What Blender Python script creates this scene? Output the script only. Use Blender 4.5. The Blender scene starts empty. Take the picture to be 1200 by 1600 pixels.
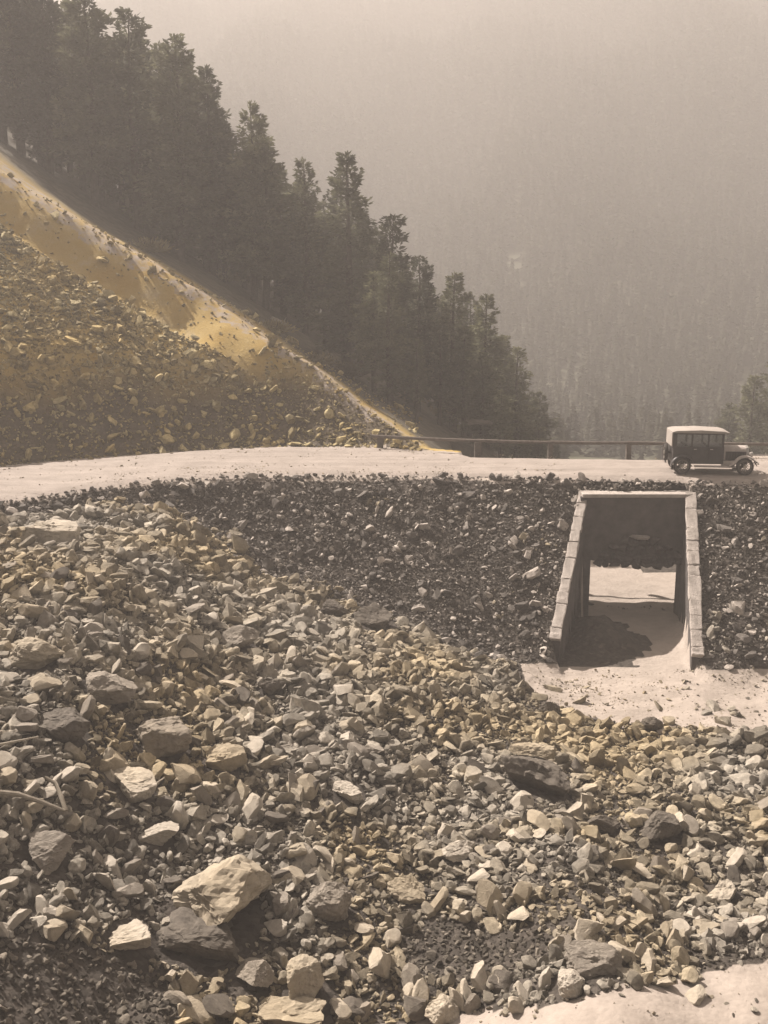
import bpy, bmesh, math, random
import numpy as np
from mathutils import Vector, noise as mnoise

# ------------------------------------------------------------------ camera, sky, sun, exposure
sc = bpy.context.scene
COL = sc.collection
FPX, PITCH, CAMH = 1650.0, math.radians(12.6), 8.0
cam_d = bpy.data.cameras.new('camera'); cam = bpy.data.objects.new('camera', cam_d); COL.objects.link(cam)
cam_d.sensor_fit = 'HORIZONTAL'; cam_d.sensor_width = 36.0; cam_d.lens = 36.0 * FPX / 1200.0
cam_d.clip_start = 0.1; cam_d.clip_end = 5000
cam.location = (0, 0, CAMH); cam.rotation_euler = (math.pi / 2 - PITCH, 0, 0)
sc.camera = cam

SUN_EL, SUN_AZ = math.radians(44), math.radians(-47)      # azimuth from +Y (view direction), negative = left
sun_dir = Vector((math.sin(SUN_AZ) * math.cos(SUN_EL), math.cos(SUN_AZ) * math.cos(SUN_EL), math.sin(SUN_EL)))
world = bpy.data.worlds.new('World'); sc.world = world; world.use_nodes = True
wn = world.node_tree.nodes; wl = world.node_tree.links; wn.clear()
w_out = wn.new('ShaderNodeOutputWorld'); w_bg = wn.new('ShaderNodeBackground')
w_sky = wn.new('ShaderNodeTexSky'); w_sky.sky_type = 'NISHITA'; w_sky.sun_disc = False
w_sky.sun_elevation = SUN_EL; w_sky.sun_rotation = SUN_AZ % (2 * math.pi)
w_sky.air_density = 1.0; w_sky.dust_density = 4.0; w_sky.ozone_density = 1.0
w_hsv = wn.new('ShaderNodeHueSaturation'); w_hsv.inputs['Saturation'].default_value = 0.22
w_mul = wn.new('ShaderNodeMix'); w_mul.data_type = 'RGBA'; w_mul.blend_type = 'MULTIPLY'
w_mul.inputs[0].default_value = 1.0; w_mul.inputs[7].default_value = (1.0, 0.86, 0.80, 1)
wl.new(w_sky.outputs[0], w_hsv.inputs['Color']); wl.new(w_hsv.outputs[0], w_mul.inputs[6])
wl.new(w_mul.outputs[2], w_bg.inputs['Color']); w_bg.inputs['Strength'].default_value = 0.016
wl.new(w_bg.outputs[0], w_out.inputs['Surface'])
sun_d = bpy.data.lights.new('sun', 'SUN'); sun = bpy.data.objects.new('sun', sun_d); COL.objects.link(sun)
sun_d.energy = 5.0; sun_d.angle = math.radians(0.6); sun_d.color = (1.0, 0.895, 0.815)
sun.rotation_euler = (-sun_dir).to_track_quat('-Z', 'Y').to_euler(); sun.location = (-40, 60, 120)
sc.view_settings.view_transform = 'Standard'; sc.view_settings.look = 'None'
sc.view_settings.gamma = 1.0; sc.view_settings.use_curve_mapping = False
sc.view_settings.exposure = 1.85
sc.render.engine = 'CYCLES'
cy = sc.cycles
cy.max_bounces = 5; cy.diffuse_bounces = 1; cy.glossy_bounces = 2; cy.transmission_bounces = 4
cy.volume_bounces = 0; cy.transparent_max_bounces = 6; cy.use_denoising = True

# ------------------------------------------------------------------ helpers
rng = np.random.default_rng(11)
random.seed(5)
CP, SP = math.cos(PITCH), math.sin(PITCH)

def ray(u, v):
    a, b = (u - 600) / FPX, (800 - v) / FPX
    return np.array([a, CP + b * SP, -SP + b * CP])          # direction; world right=x, forward=y

def at_z(u, v, z):
    d = ray(u, v); t = (z - CAMH) / d[2]
    return np.array([d[0] * t, d[1] * t, z])

def at_y(u, v, y):
    d = ray(u, v); t = y / d[1]
    return np.array([d[0] * t, y, CAMH + d[2] * t])

def project(x, y, z):
    x, y, z = np.asarray(x, float), np.asarray(y, float), np.asarray(z, float) - CAMH
    depth = np.maximum(y * CP - z * SP, 0.05)
    return 600 + FPX * x / depth, 800 - FPX * (y * SP + z * CP) / depth, depth

def _hash(ix, iy, seed):
    n = (ix.astype(np.int64) * 374761393 + iy.astype(np.int64) * 668265263 + seed * 1442695041) & 0xffffffff
    n = ((n ^ (n >> 13)) * 1274126177) & 0xffffffff
    n = n ^ (n >> 16)
    return (n & 0xffffff) / float(0xffffff)

def vnoise(x, y, seed=0):
    ix, iy = np.floor(x), np.floor(y); fx, fy = x - ix, y - iy
    fx = fx * fx * (3 - 2 * fx); fy = fy * fy * (3 - 2 * fy)
    a, b = _hash(ix, iy, seed), _hash(ix + 1, iy, seed)
    c, d = _hash(ix, iy + 1, seed), _hash(ix + 1, iy + 1, seed)
    return (a * (1 - fx) + b * fx) * (1 - fy) + (c * (1 - fx) + d * fx) * fy

def fbm(x, y, scale, octs=4, seed=0):
    x = np.asarray(x, float) / scale; y = np.asarray(y, float) / scale
    s, amp, tot = 0, 1.0, 0
    for o in range(octs):
        s = s + amp * (vnoise(x * 2 ** o + 17.3 * o, y * 2 ** o - 9.1 * o, seed + o) * 2 - 1); tot += amp; amp *= 0.5
    return s / tot

def sstep(a, b, x):
    t = np.clip((np.asarray(x, float) - a) / (b - a), 0, 1); return t * t * (3 - 2 * t)

def in_poly(u, v, poly):
    u, v = np.asarray(u), np.asarray(v); inside = np.zeros(u.shape, bool); n = len(poly)
    for i in range(n):
        x1, y1 = poly[i]; x2, y2 = poly[(i + 1) % n]
        if y1 == y2: continue
        c = ((y1 > v) != (y2 > v)) & (u < (x2 - x1) * (v - y1) / (y2 - y1) + x1)
        inside ^= c
    return inside

def mesh_np(name, verts, faces, mat=None, smooth=False):
    me = bpy.data.meshes.new(name)
    me.from_pydata([tuple(p) for p in verts], [], [tuple(f) for f in faces])
    if mat: me.materials.append(mat)
    if smooth: me.polygons.foreach_set('use_smooth', [True] * len(me.polygons))
    me.update(); return me

def obj(name, me, parent=None, loc=(0, 0, 0), rot=(0, 0, 0), scale=(1, 1, 1)):
    o = bpy.data.objects.new(name, me); COL.objects.link(o)
    o.parent = parent; o.location = loc; o.rotation_euler = rot; o.scale = scale
    return o

def tag(o, label=None, cat=None, group=None, kind=None):
    if label: o['label'] = label
    if cat: o['category'] = cat
    if group: o['group'] = group
    if kind: o['kind'] = kind
    return o

def empty(name, loc=(0, 0, 0), rz=0):
    o = bpy.data.objects.new(name, None); COL.objects.link(o); o.location = loc; o.rotation_euler = (0, 0, rz)
    o.empty_display_size = 0.3
    return o

class MB:
    def __init__(s): s.bm = bmesh.new()
    def box(s, c, size, rot=None, bev=0.0):
        r = bmesh.ops.create_cube(s.bm, size=1.0); vs = r['verts']
        for v in vs: v.co = Vector((v.co.x * size[0], v.co.y * size[1], v.co.z * size[2]))
        if bev:
            es = list({e for v in vs for e in v.link_edges})
            g = bmesh.ops.bevel(s.bm, geom=es, offset=bev, segments=2, affect='EDGES', profile=0.6)
            vs = list({v for f in g['faces'] for v in f.verts} | {v for v in vs if v.is_valid})
        for v in vs:
            p = v.co
            if rot is not None: p = rot @ p
            v.co = p + Vector(c)
        return s
    def prism(s, pts, a, b, axis='y', bev=0.0):
        """extrude a 2-D outline between a and b along axis ('y': pts are x,z ; 'x': pts are y,z ; 'z': pts are x,y)"""
        def mk(p, t):
            return {'y': (p[0], t, p[1]), 'x': (t, p[0], p[1]), 'z': (p[0], p[1], t)}[axis]
        A = [s.bm.verts.new(mk(p, a)) for p in pts]; B = [s.bm.verts.new(mk(p, b)) for p in pts]
        n = len(pts); fs = [s.bm.faces.new(A), s.bm.faces.new(B[::-1])]
        for i in range(n): fs.append(s.bm.faces.new((A[i], B[i], B[(i + 1) % n], A[(i + 1) % n])))
        if bev:
            es = [e for e in fs[0].edges] + [e for e in fs[1].edges]
            bmesh.ops.bevel(s.bm, geom=es, offset=bev, segments=2, affect='EDGES', profile=0.6)
        return s
    def tube(s, pts, rads, seg=8, cap=True):
        rings = []
        for i, p in enumerate(pts):
            p = Vector(p); q0 = Vector(pts[max(i - 1, 0)]); q1 = Vector(pts[min(i + 1, len(pts) - 1)])
            d = (q1 - q0).normalized(); up = Vector((0, 0, 1)) if abs(d.z) < 0.95 else Vector((1, 0, 0))
            a = d.cross(up).normalized(); b = d.cross(a)
            rings.append([s.bm.verts.new(p + (a * math.cos(2 * math.pi * k / seg) + b * math.sin(2 * math.pi * k / seg)) * rads[i]) for k in range(seg)])
        for r0, r1 in zip(rings[:-1], rings[1:]):
            for k in range(seg): s.bm.faces.new((r0[k], r0[(k + 1) % seg], r1[(k + 1) % seg], r1[k]))
        if cap: s.bm.faces.new(rings[0][::-1]); s.bm.faces.new(rings[-1])
        return s
    def lathe(s, prof, c, axis='y', seg=24):
        """prof: list of (radius, t); closed ring profile around axis through c"""
        rings = []
        for r, t in prof:
            ring = []
            for k in range(seg):
                a = 2 * math.pi * k / seg; ca, sa = r * math.cos(a), r * math.sin(a)
                off = {'y': (ca, t, sa), 'x': (t, ca, sa), 'z': (ca, sa, t)}[axis]
                ring.append(s.bm.verts.new(Vector(c) + Vector(off)))
            rings.append(ring)
        for r0, r1 in zip(rings[:-1], rings[1:]):
            for k in range(seg): s.bm.faces.new((r0[k], r0[(k + 1) % seg], r1[(k + 1) % seg], r1[k]))
        return s
    def mesh(s, name, mat, smooth=False):
        bmesh.ops.recalc_face_normals(s.bm, faces=s.bm.faces)
        me = bpy.data.meshes.new(name); s.bm.to_mesh(me); s.bm.free(); me.materials.append(mat)
        if smooth:
            me.polygons.foreach_set('use_smooth', [True] * len(me.polygons)); me.set_sharp_from_angle(angle=math.radians(40))
        return me
    def build(s, name, mat, parent=None, smooth=False, **k):
        return obj(name, s.mesh(name, mat, smooth), parent, **k)

# ------------------------------------------------------------------ materials
def newmat(name):
    m = bpy.data.materials.new(name); m.use_nodes = True
    nt = m.node_tree; nt.nodes.clear()
    out = nt.nodes.new('ShaderNodeOutputMaterial'); b = nt.nodes.new('ShaderNodeBsdfPrincipled')
    nt.links.new(b.outputs[0], out.inputs['Surface']); b.inputs['Roughness'].default_value = 0.9
    b.inputs['Specular IOR Level'].default_value = 0.25
    return m, nt, b

class NT:
    def __init__(s, nt): s.nt = nt
    def n(s, t, **k):
        nd = s.nt.nodes.new(t)
        for a, b in k.items(): setattr(nd, a, b)
        return nd
    def l(s, a, b): s.nt.links.new(a, b)
    def noise(s, scale, detail=5, rough=0.6, vec=None):
        nd = s.n('ShaderNodeTexNoise'); nd.inputs['Scale'].default_value = scale
        nd.inputs['Detail'].default_value = detail; nd.inputs['Roughness'].default_value = rough
        if vec is not None: s.l(vec, nd.inputs['Vector'])
        return nd.outputs['Fac']
    def ramp(s, fac, stops):
        nd = s.n('ShaderNodeValToRGB'); e = nd.color_ramp.elements
        while len(e) < len(stops): e.new(0.5)
        for el, (p, c) in zip(e, stops): el.position = p; el.color = (*c, 1) if len(c) == 3 else c
        s.l(fac, nd.inputs[0]); return nd.outputs[0]
    def mix(s, fac, a, b, blend='MIX'):
        nd = s.n('ShaderNodeMix', data_type='RGBA', blend_type=blend)
        for i, v in ((0, fac), (6, a), (7, b)):
            if isinstance(v, (int, float)): nd.inputs[i].default_value = v
            elif isinstance(v, tuple): nd.inputs[i].default_value = (*v, 1)
            else: s.l(v, nd.inputs[i])
        return nd.outputs[2]
    def math(s, op, a, b=0.0):
        nd = s.n('ShaderNodeMath', operation=op)
        for i, v in ((0, a), (1, b)):
            if isinstance(v, (int, float)): nd.inputs[i].default_value = v
            else: s.l(v, nd.inputs[i])
        return nd.outputs[0]
    def bump(s, h, b, strength=0.5, dist=0.05):
        nd = s.n('ShaderNodeBump'); nd.inputs['Strength'].default_value = strength; nd.inputs['Distance'].default_value = dist
        s.l(h, nd.inputs['Height']); s.l(nd.outputs[0], b.inputs['Normal'])
    def pos(s): return s.n('ShaderNodeNewGeometry').outputs['Position']
    def objco(s): return s.n('ShaderNodeTexCoord').outputs['Object']
    def rand(s): return s.n('ShaderNodeObjectInfo').outputs['Random']

def rock_mat(name, dark, light, spread=True, ochre=0.0, tones=((0.0, 0.42), (0.35, 0.8), (1.0, 1.3))):
    m, nt, b = newmat(name); g = NT(nt)
    p = g.pos(); oc = g.objco()
    f = g.noise(2.2, 6, 0.65, oc)
    base = g.ramp(f, [(0.25, dark), (0.5, tuple((a + c) / 2 for a, c in zip(dark, light))), (0.75, light)])
    if spread:
        val = g.ramp(g.rand(), [(p_, (t_, t_, t_ * .98)) for p_, t_ in tones])
        base = g.mix(1.0, base, val, 'MULTIPLY')
    spots = g.noise(14, 3, 0.7, oc)
    base = g.mix(g.math('MULTIPLY', g.ramp(spots, [(0.55, (0, 0, 0)), (0.7, (1, 1, 1))]), 0.35), base, tuple(c * 0.5 for c in dark))
    if ochre:
        big = g.ramp(g.noise(0.22, 3, 0.5, p), [(0.42, (0, 0, 0)), (0.62, (1, 1, 1))])
        base = g.mix(g.math('MULTIPLY', big, ochre), base, g.mix(1.0, base, (1.1, 0.96, 0.66), 'MULTIPLY'))
    g.l(base, b.inputs['Base Color'])
    g.bump(g.noise(9, 8, 0.7, oc), b, 0.6, 0.06)
    b.inputs['Roughness'].default_value = 0.85
    return m

ROCK_D, ROCK_L = (0.21, 0.187, 0.155), (0.50, 0.455, 0.385)
M_rock = rock_mat('talus_rock', ROCK_D, ROCK_L, True, 0.75)
M_rock_pale = rock_mat('pale_rock', (0.36, 0.32, 0.26), (0.58, 0.525, 0.44), False, 0.35)
M_rock_tan = rock_mat('tan_rock', (0.30, 0.255, 0.19), (0.48, 0.42, 0.32), False, 0.35)
M_rock_grey = rock_mat('grey_rock', (0.20, 0.175, 0.145), (0.36, 0.32, 0.265), False, 0.2)
M_rock_dark = rock_mat('dark_rock', (0.075, 0.065, 0.053), (0.20, 0.175, 0.143), False, 0.1)
M_rock_bank = rock_mat('embankment_stone', (0.22, 0.195, 0.175), (0.50, 0.45, 0.40), True, 0.0, ((0.0, 0.26), (0.55, 0.48), (0.70, 1.1), (1.0, 1.5)))
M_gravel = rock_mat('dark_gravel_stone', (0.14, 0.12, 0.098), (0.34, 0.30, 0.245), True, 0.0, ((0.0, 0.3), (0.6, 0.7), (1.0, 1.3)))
M_shade_grit = rock_mat('dark_shade_grit', (0.055, 0.047, 0.038), (0.15, 0.13, 0.105), True, 0.0)  # grit colour darkened to stand for shade in the gaps between stones
M_rock_hill = rock_mat('ochre_stone', (0.27, 0.215, 0.10), (0.60, 0.52, 0.31), True, 0.8)

def ground_mat():
    m, nt, b = newmat('gravel_and_soil'); g = NT(nt); p = g.pos()
    att = g.n('ShaderNodeVertexColor'); att.layer_name = 'zone'
    sep = g.n('ShaderNodeSeparateColor'); g.l(att.outputs['Color'], sep.inputs[0])
    f = g.noise(1.7, 8, 0.7, p); f2 = g.noise(14, 4, 0.7, p)
    vor = g.n('ShaderNodeTexVoronoi'); vor.inputs['Scale'].default_value = 7.0; g.l(p, vor.inputs['Vector'])
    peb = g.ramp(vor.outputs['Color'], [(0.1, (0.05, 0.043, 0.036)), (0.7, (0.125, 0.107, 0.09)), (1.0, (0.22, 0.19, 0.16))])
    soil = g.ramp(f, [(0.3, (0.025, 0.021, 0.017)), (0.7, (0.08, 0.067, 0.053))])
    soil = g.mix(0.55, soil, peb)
    sand = g.ramp(f, [(0.3, (0.32, 0.275, 0.235)), (0.7, (0.47, 0.41, 0.355))])
    sand = g.mix(g.math('MULTIPLY', f2, 0.35), sand, (0.42, 0.36, 0.30))
    och = g.ramp(g.noise(0.45, 6, 0.65, p), [(0.3, (0.47, 0.31, 0.075)), (0.55, (0.54, 0.40, 0.15)), (0.75, (0.58, 0.49, 0.33))])
    och = g.mix(g.math('MULTIPLY', f2, 0.5), och, (0.17, 0.12, 0.045))
    wood = g.ramp(f, [(0.3, (0.05, 0.042, 0.03)), (0.7, (0.16, 0.14, 0.10))])
    c = g.mix(sep.outputs[1], soil, och)
    c = g.mix(sep.outputs[2], c, wood)
    edge = g.math('ADD', sep.outputs[0], g.math('MULTIPLY', g.math('SUBTRACT', g.noise(1.3, 6, 0.7, p), 0.5), 0.9))
    c = g.mix(g.ramp(edge, [(0.42, (0, 0, 0)), (0.58, (1, 1, 1))]), c, sand)
    g.l(c, b.inputs['Base Color'])
    h = g.math('ADD', g.math('MULTIPLY', vor.outputs['Distance'], -0.5), g.noise(6, 8, 0.75, p))
    nd = g.n('ShaderNodeBump'); nd.inputs['Distance'].default_value = 0.12; g.l(h, nd.inputs['Height']); g.l(nd.outputs[0], b.inputs['Normal'])
    g.l(g.math('MAXIMUM', 0.12, g.math('SUBTRACT', g.math('SUBTRACT', 0.7, g.math('MULTIPLY', sep.outputs[0], 0.35)), g.math('MULTIPLY', sep.outputs[1], 0.45))), nd.inputs['Strength'])
    return m
M_ground = ground_mat()

def simple(name, c1, c2, scale=3.0, rough=0.9, bump=0.3, dist=0.03, spec=0.25, world_space=False, detail=6):
    m, nt, b = newmat(name); g = NT(nt)
    v = g.pos() if world_space else g.objco()
    f = g.noise(scale, detail, 0.65, v)
    g.l(g.ramp(f, [(0.3, c1), (0.7, c2)]), b.inputs['Base Color'])
    if bump: g.bump(g.noise(scale * 4, 6, 0.7, v), b, bump, dist)
    b.inputs['Roughness'].default_value = rough; b.inputs['Specular IOR Level'].default_value = spec
    return m
def road_mat():
    m, nt, b = newmat('dusty_road'); g = NT(nt); p = g.pos()
    mp = g.n('ShaderNodeMapping'); mp.inputs['Scale'].default_value = (0.12, 1.5, 1.0); mp.inputs['Rotation'].default_value = (0, 0, -0.06); g.l(p, mp.inputs['Vector'])
    band = g.noise(1.0, 6, 0.6, mp.outputs[0]); f = g.noise(0.8, 9, 0.7, p)
    c = g.ramp(f, [(0.3, (0.31, 0.268, 0.232)), (0.7, (0.44, 0.385, 0.34))])
    c = g.mix(g.ramp(band, [(0.42, (0, 0, 0)), (0.66, (0.45, 0.45, 0.45))]), c, (0.24, 0.205, 0.178))
    vor = g.n('ShaderNodeTexVoronoi'); vor.inputs['Scale'].default_value = 9.0; g.l(p, vor.inputs['Vector'])
    c = g.mix(g.math('MULTIPLY', g.ramp(vor.outputs['Distance'], [(0.0, (1, 1, 1)), (0.22, (0, 0, 0))]), 0.3), c, (0.22, 0.19, 0.165))
    g.l(c, b.inputs['Base Color']); g.bump(g.math('ADD', g.noise(5, 8, 0.75, p), g.math('MULTIPLY', band, 1.5)), b, 0.7, 0.08)
    return m
M_road = road_mat()
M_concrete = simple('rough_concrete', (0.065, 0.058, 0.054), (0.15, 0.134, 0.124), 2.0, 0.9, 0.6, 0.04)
M_coping = simple('pale_coping_stone', (0.34, 0.305, 0.27), (0.56, 0.505, 0.455), 3.5, 0.9, 0.7, 0.05)
M_wood = simple('weathered_wood', (0.10, 0.082, 0.068), (0.20, 0.17, 0.145), 5.0, 0.9, 0.4)
M_deadwood = simple('bleached_wood', (0.30, 0.26, 0.20), (0.48, 0.43, 0.35), 6.0, 0.85, 0.4)
M_bark = simple('bark', (0.055, 0.043, 0.034), (0.14, 0.115, 0.092), 4.0, 0.95, 0.6)
M_mount = simple('forest_floor', (0.07, 0.075, 0.05), (0.15, 0.145, 0.10), 0.05, 0.95, 0.0, world_space=True)

def foliage(name, c1, c2):
    m, nt, b = newmat(name); g = NT(nt)
    f = g.noise(0.9, 4, 0.6, g.objco())
    base = g.ramp(f, [(0.3, c1), (0.7, c2)])
    val = g.ramp(g.rand(), [(0.0, (0.7, 0.7, 0.72)), (1.0, (1.35, 1.3, 1.15))])
    g.l(g.mix(1.0, base, val, 'MULTIPLY'), b.inputs['Base Color'])
    b.inputs['Roughness'].default_value = 0.75
    tr = g.n('ShaderNodeBsdfTranslucent'); g.l(g.mix(1.0, base, val, 'MULTIPLY'), tr.inputs['Color'])
    mx = g.n('ShaderNodeMixShader'); mx.inputs[0].default_value = 0.35
    out = [n for n in nt.nodes if n.type == 'OUTPUT_MATERIAL'][0]
    g.l(b.outputs[0], mx.inputs[1]); g.l(tr.outputs[0], mx.inputs[2]); g.l(mx.outputs[0], out.inputs['Surface'])
    return m
M_needle = foliage('conifer_needles', (0.075, 0.082, 0.054), (0.20, 0.205, 0.135))
M_needle_far = foliage('far_conifer_needles', (0.04, 0.042, 0.028), (0.085, 0.085, 0.055))
M_grass = foliage('dry_shrub_leaves', (0.15, 0.125, 0.07), (0.30, 0.26, 0.16))

# ------------------------------------------------------------------ terrain
_near_px = [(-300, 830), (-120, 803), (0, 783), (80, 772), (180, 757), (280, 747), (400, 742), (600, 742), (800, 745), (1000, 749), (1200, 753), (1450, 758)]
_far_px = [(-300, 758), (-120, 741), (0, 729), (150, 716), (300, 705), (450, 698), (600, 700), (740, 713), (900, 716), (1200, 717), (1450, 719)]
_np_ = np.array([at_z(u, v, 0)[:2] for u, v in _near_px]); _fp_ = np.array([at_z(u, v, 0)[:2] for u, v in _far_px])
def y_near(x): return np.interp(x, _np_[:, 0], _np_[:, 1])
def y_far(x): return np.interp(x, _fp_[:, 0], _fp_[:, 1])

SLOPE = 0.72
FLOOR = -5.5
# the culvert: four corners of the coping lines on the slope face
def on_slope(u, v, proud=0.1):
    p = None; y = 40.0
    for _ in range(40):
        d = ray(u, v)
        # z = (y - yn)*SLOPE + proud with x from the ray
        t = y / d[1]; x = d[0] * t; zr = CAMH + d[2] * t; zs = (y - float(y_near(x))) * SLOPE + proud
        y += (zr - zs) * 0.7
    t = y / d[1]
    return np.array([d[0] * t, y, CAMH + d[2] * t])
CL_T, CL_B = on_slope(911, 775), on_slope(867, 1000)
CR_T, CR_B = on_slope(1079, 775), on_slope(1090, 1026)
Y_HEAD = float(min(CL_T[1], CR_T[1]))                # front face of the head wall
OPEN_L = at_y(920, 940, Y_HEAD)[0]; OPEN_R = at_y(1061, 940, Y_HEAD)[0]
X_CL, X_CR = CL_T[0], CR_T[0]
DECK_BACK = float(y_far(9.0)) - 0.25  # back edge drawn in so more sun gets under the slab
SUN_CHAMBER_L = float(OPEN_L) - 4.6; SUN_CHAMBER_R = float(OPEN_R) + 2.2  # unseen chamber widened past the opening to let sun onto the floor

def side_hill(x, y):
    return -0.6 + 0.6 * (3 - x) + 0.5 * fbm(x, y, 9, 3, 61) * sstep(2, -4, x) - 0.10 * np.maximum(0, y - 66) * sstep(0, 8, x)

def cut_face(x, y):
    """the cut slope above the road: steep at its foot, gentler above"""
    t = np.maximum(0, y - y_far(x) - 0.3); t = t * t / (t + 0.4)
    return 1.02 * t - 0.42 * np.maximum(0, t - 4.5 + 0.9 * fbm(x, x * 0, 5, 2, 63))

def height(x, y, covered=False):
    """covered: the strip of fill over the culvert head counts as solid ground"""
    x = np.asarray(x, float); y = np.asarray(y, float)
    yn, yf = y_near(x), y_far(x)
    # gully floor and left bank
    xb = x + 0.9 * fbm(x, y, 6.0, 3, 71)
    F = np.interp(xb, [-40, -14, -10.5, -8, -6.2, -4.6, -2.2, 0, 3, 6, 30], [0.2, -0.35, -0.55, -1.05, -2.0, -2.85, -3.45, -3.95, -4.75, FLOOR, FLOOR - 0.3])
    F = F + (0.32 + 0.30 * sstep(4, -2, x)) * fbm(x, y, 3.6, 4, 3) * sstep(0.5, 4, np.abs(yn - y)) + 0.10 * fbm(x, y, 1.1, 3, 9)
    F = F - 0.17 * np.clip(31 - y, 0, 18) * sstep(4.5, 0, x)
    F = F + np.maximum(0, 11.0 - y) * 0.95
    F = F - 0.25 * sstep(12, 22, x)
    s = (y - yn) * SLOPE + 0.16 * fbm(x, y, 2.3, 4, 21) * sstep(0.2, 1.5, yn - y)
    k = 0.55
    front = np.maximum(s, F) + k * 0.25 * np.maximum(0, 1 - np.abs(s - F) / k) ** 2
    front = np.minimum(front, -0.05 - 0.12 * np.clip(yn - y, 0, 3))
    side = side_hill(x, y) + 0.35 * fbm(x, y, 6, 4, 31) * sstep(0, 3, y - yf)
    drop = np.maximum(np.maximum(side, -0.66 * np.maximum(0, y - yf - 1.3)), -11.0 + 0.8 * fbm(x, y, 20, 3, 8))
    face = cut_face(x, y) + 0.30 * fbm(x, y, 2.4, 4, 41) * sstep(0, 2, y - yf)
    below = side - face
    face = face - 0.95 * np.exp(-((below - 1.7) / 0.65) ** 2) * sstep(-8.5, -11, x)
    rise = np.minimum(face, side - 0.12 * np.exp(-(below / 1.2) ** 2))
    back = np.where(side > 0, np.maximum(rise, -0.04), drop)
    z = np.where(y < yn, front, np.where(y < yf, -0.06, back))
    # far valley and mountain
    ridge = 166 + 0.11 * np.clip(x, -200, 150) + 10 * fbm(x, x * 0 + 3.3, 110, 3, 77)
    up = sstep(135, 640, y)
    mtn = -14 + up * (ridge + 10 * fbm(x, y, 90, 3, 55)) + 26 * fbm(x, y * 0.45, 60, 4, 57) * up * (1 - up) * 4 * 0.8 - 0.10 * np.maximum(0, y - 655)
    z = np.where(y > 100, z * sstep(150, 100, y) + mtn * sstep(100, 150, y), z)
    # culvert channel
    yy = np.clip((y - CL_B[1]) / (Y_HEAD - CL_B[1]), 0, 1)
    xl = CL_B[0] + (CL_T[0] - CL_B[0]) * yy; xr = CR_B[0] + (CR_T[0] - CR_B[0]) * yy
    inside = (x > xl - 0.02) & (x < xr + 0.02) & (y > min(CL_B[1], CR_B[1]) - 1.0) & (y < 58)
    if covered: inside = inside & ((y < Y_HEAD + 0.5) | (y > yn + 0.12))
    z = z + 0.07 * fbm(x, y * 1.6, 0.9, 3, 95) * (y < 37) * (z < FLOOR + 0.6)
    fl = FLOOR - 0.03 + 0.05 * fbm(x, y, 0.8, 3, 15)
    ml = 0.95 * np.exp(-((x - (OPEN_L - 0.2)) / 1.0) ** 2 - ((y - (Y_HEAD - 2.6)) / 1.3) ** 2)
    mr = 1.5 * np.exp(-((x - (OPEN_R + 0.35)) / 0.95) ** 2 - ((y - (Y_HEAD - 3.6)) / 2.0) ** 2)
    fl = fl + ml * (1 + 0.25 * fbm(x, y, 0.5, 3, 66)) + mr
    z = np.where(inside, fl, z)
    under = (x > SUN_CHAMBER_L) & (x < SUN_CHAMBER_R) & (y > y_near(x) + 0.12) & (y < 58)
    z = np.where(under, FLOOR - 0.03 + 0.06 * fbm(x, y, 0.8, 3, 15) + 0.02 * np.maximum(0, y - 47), z)
    return z

WASH = [(815, 1036), (1100, 1036), (1110, 1045), (1420, 1040), (1420, 1175), (1200, 1150), (1080, 1138), (1000, 1138), (925, 1122), (870, 1098), (818, 1092)]
PATH = [(430, 1640), (560, 1606), (720, 1588), (860, 1570), (960, 1548), (1060, 1528), (1200, 1496), (1500, 1430), (1500, 2300), (430, 2300)]

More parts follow.
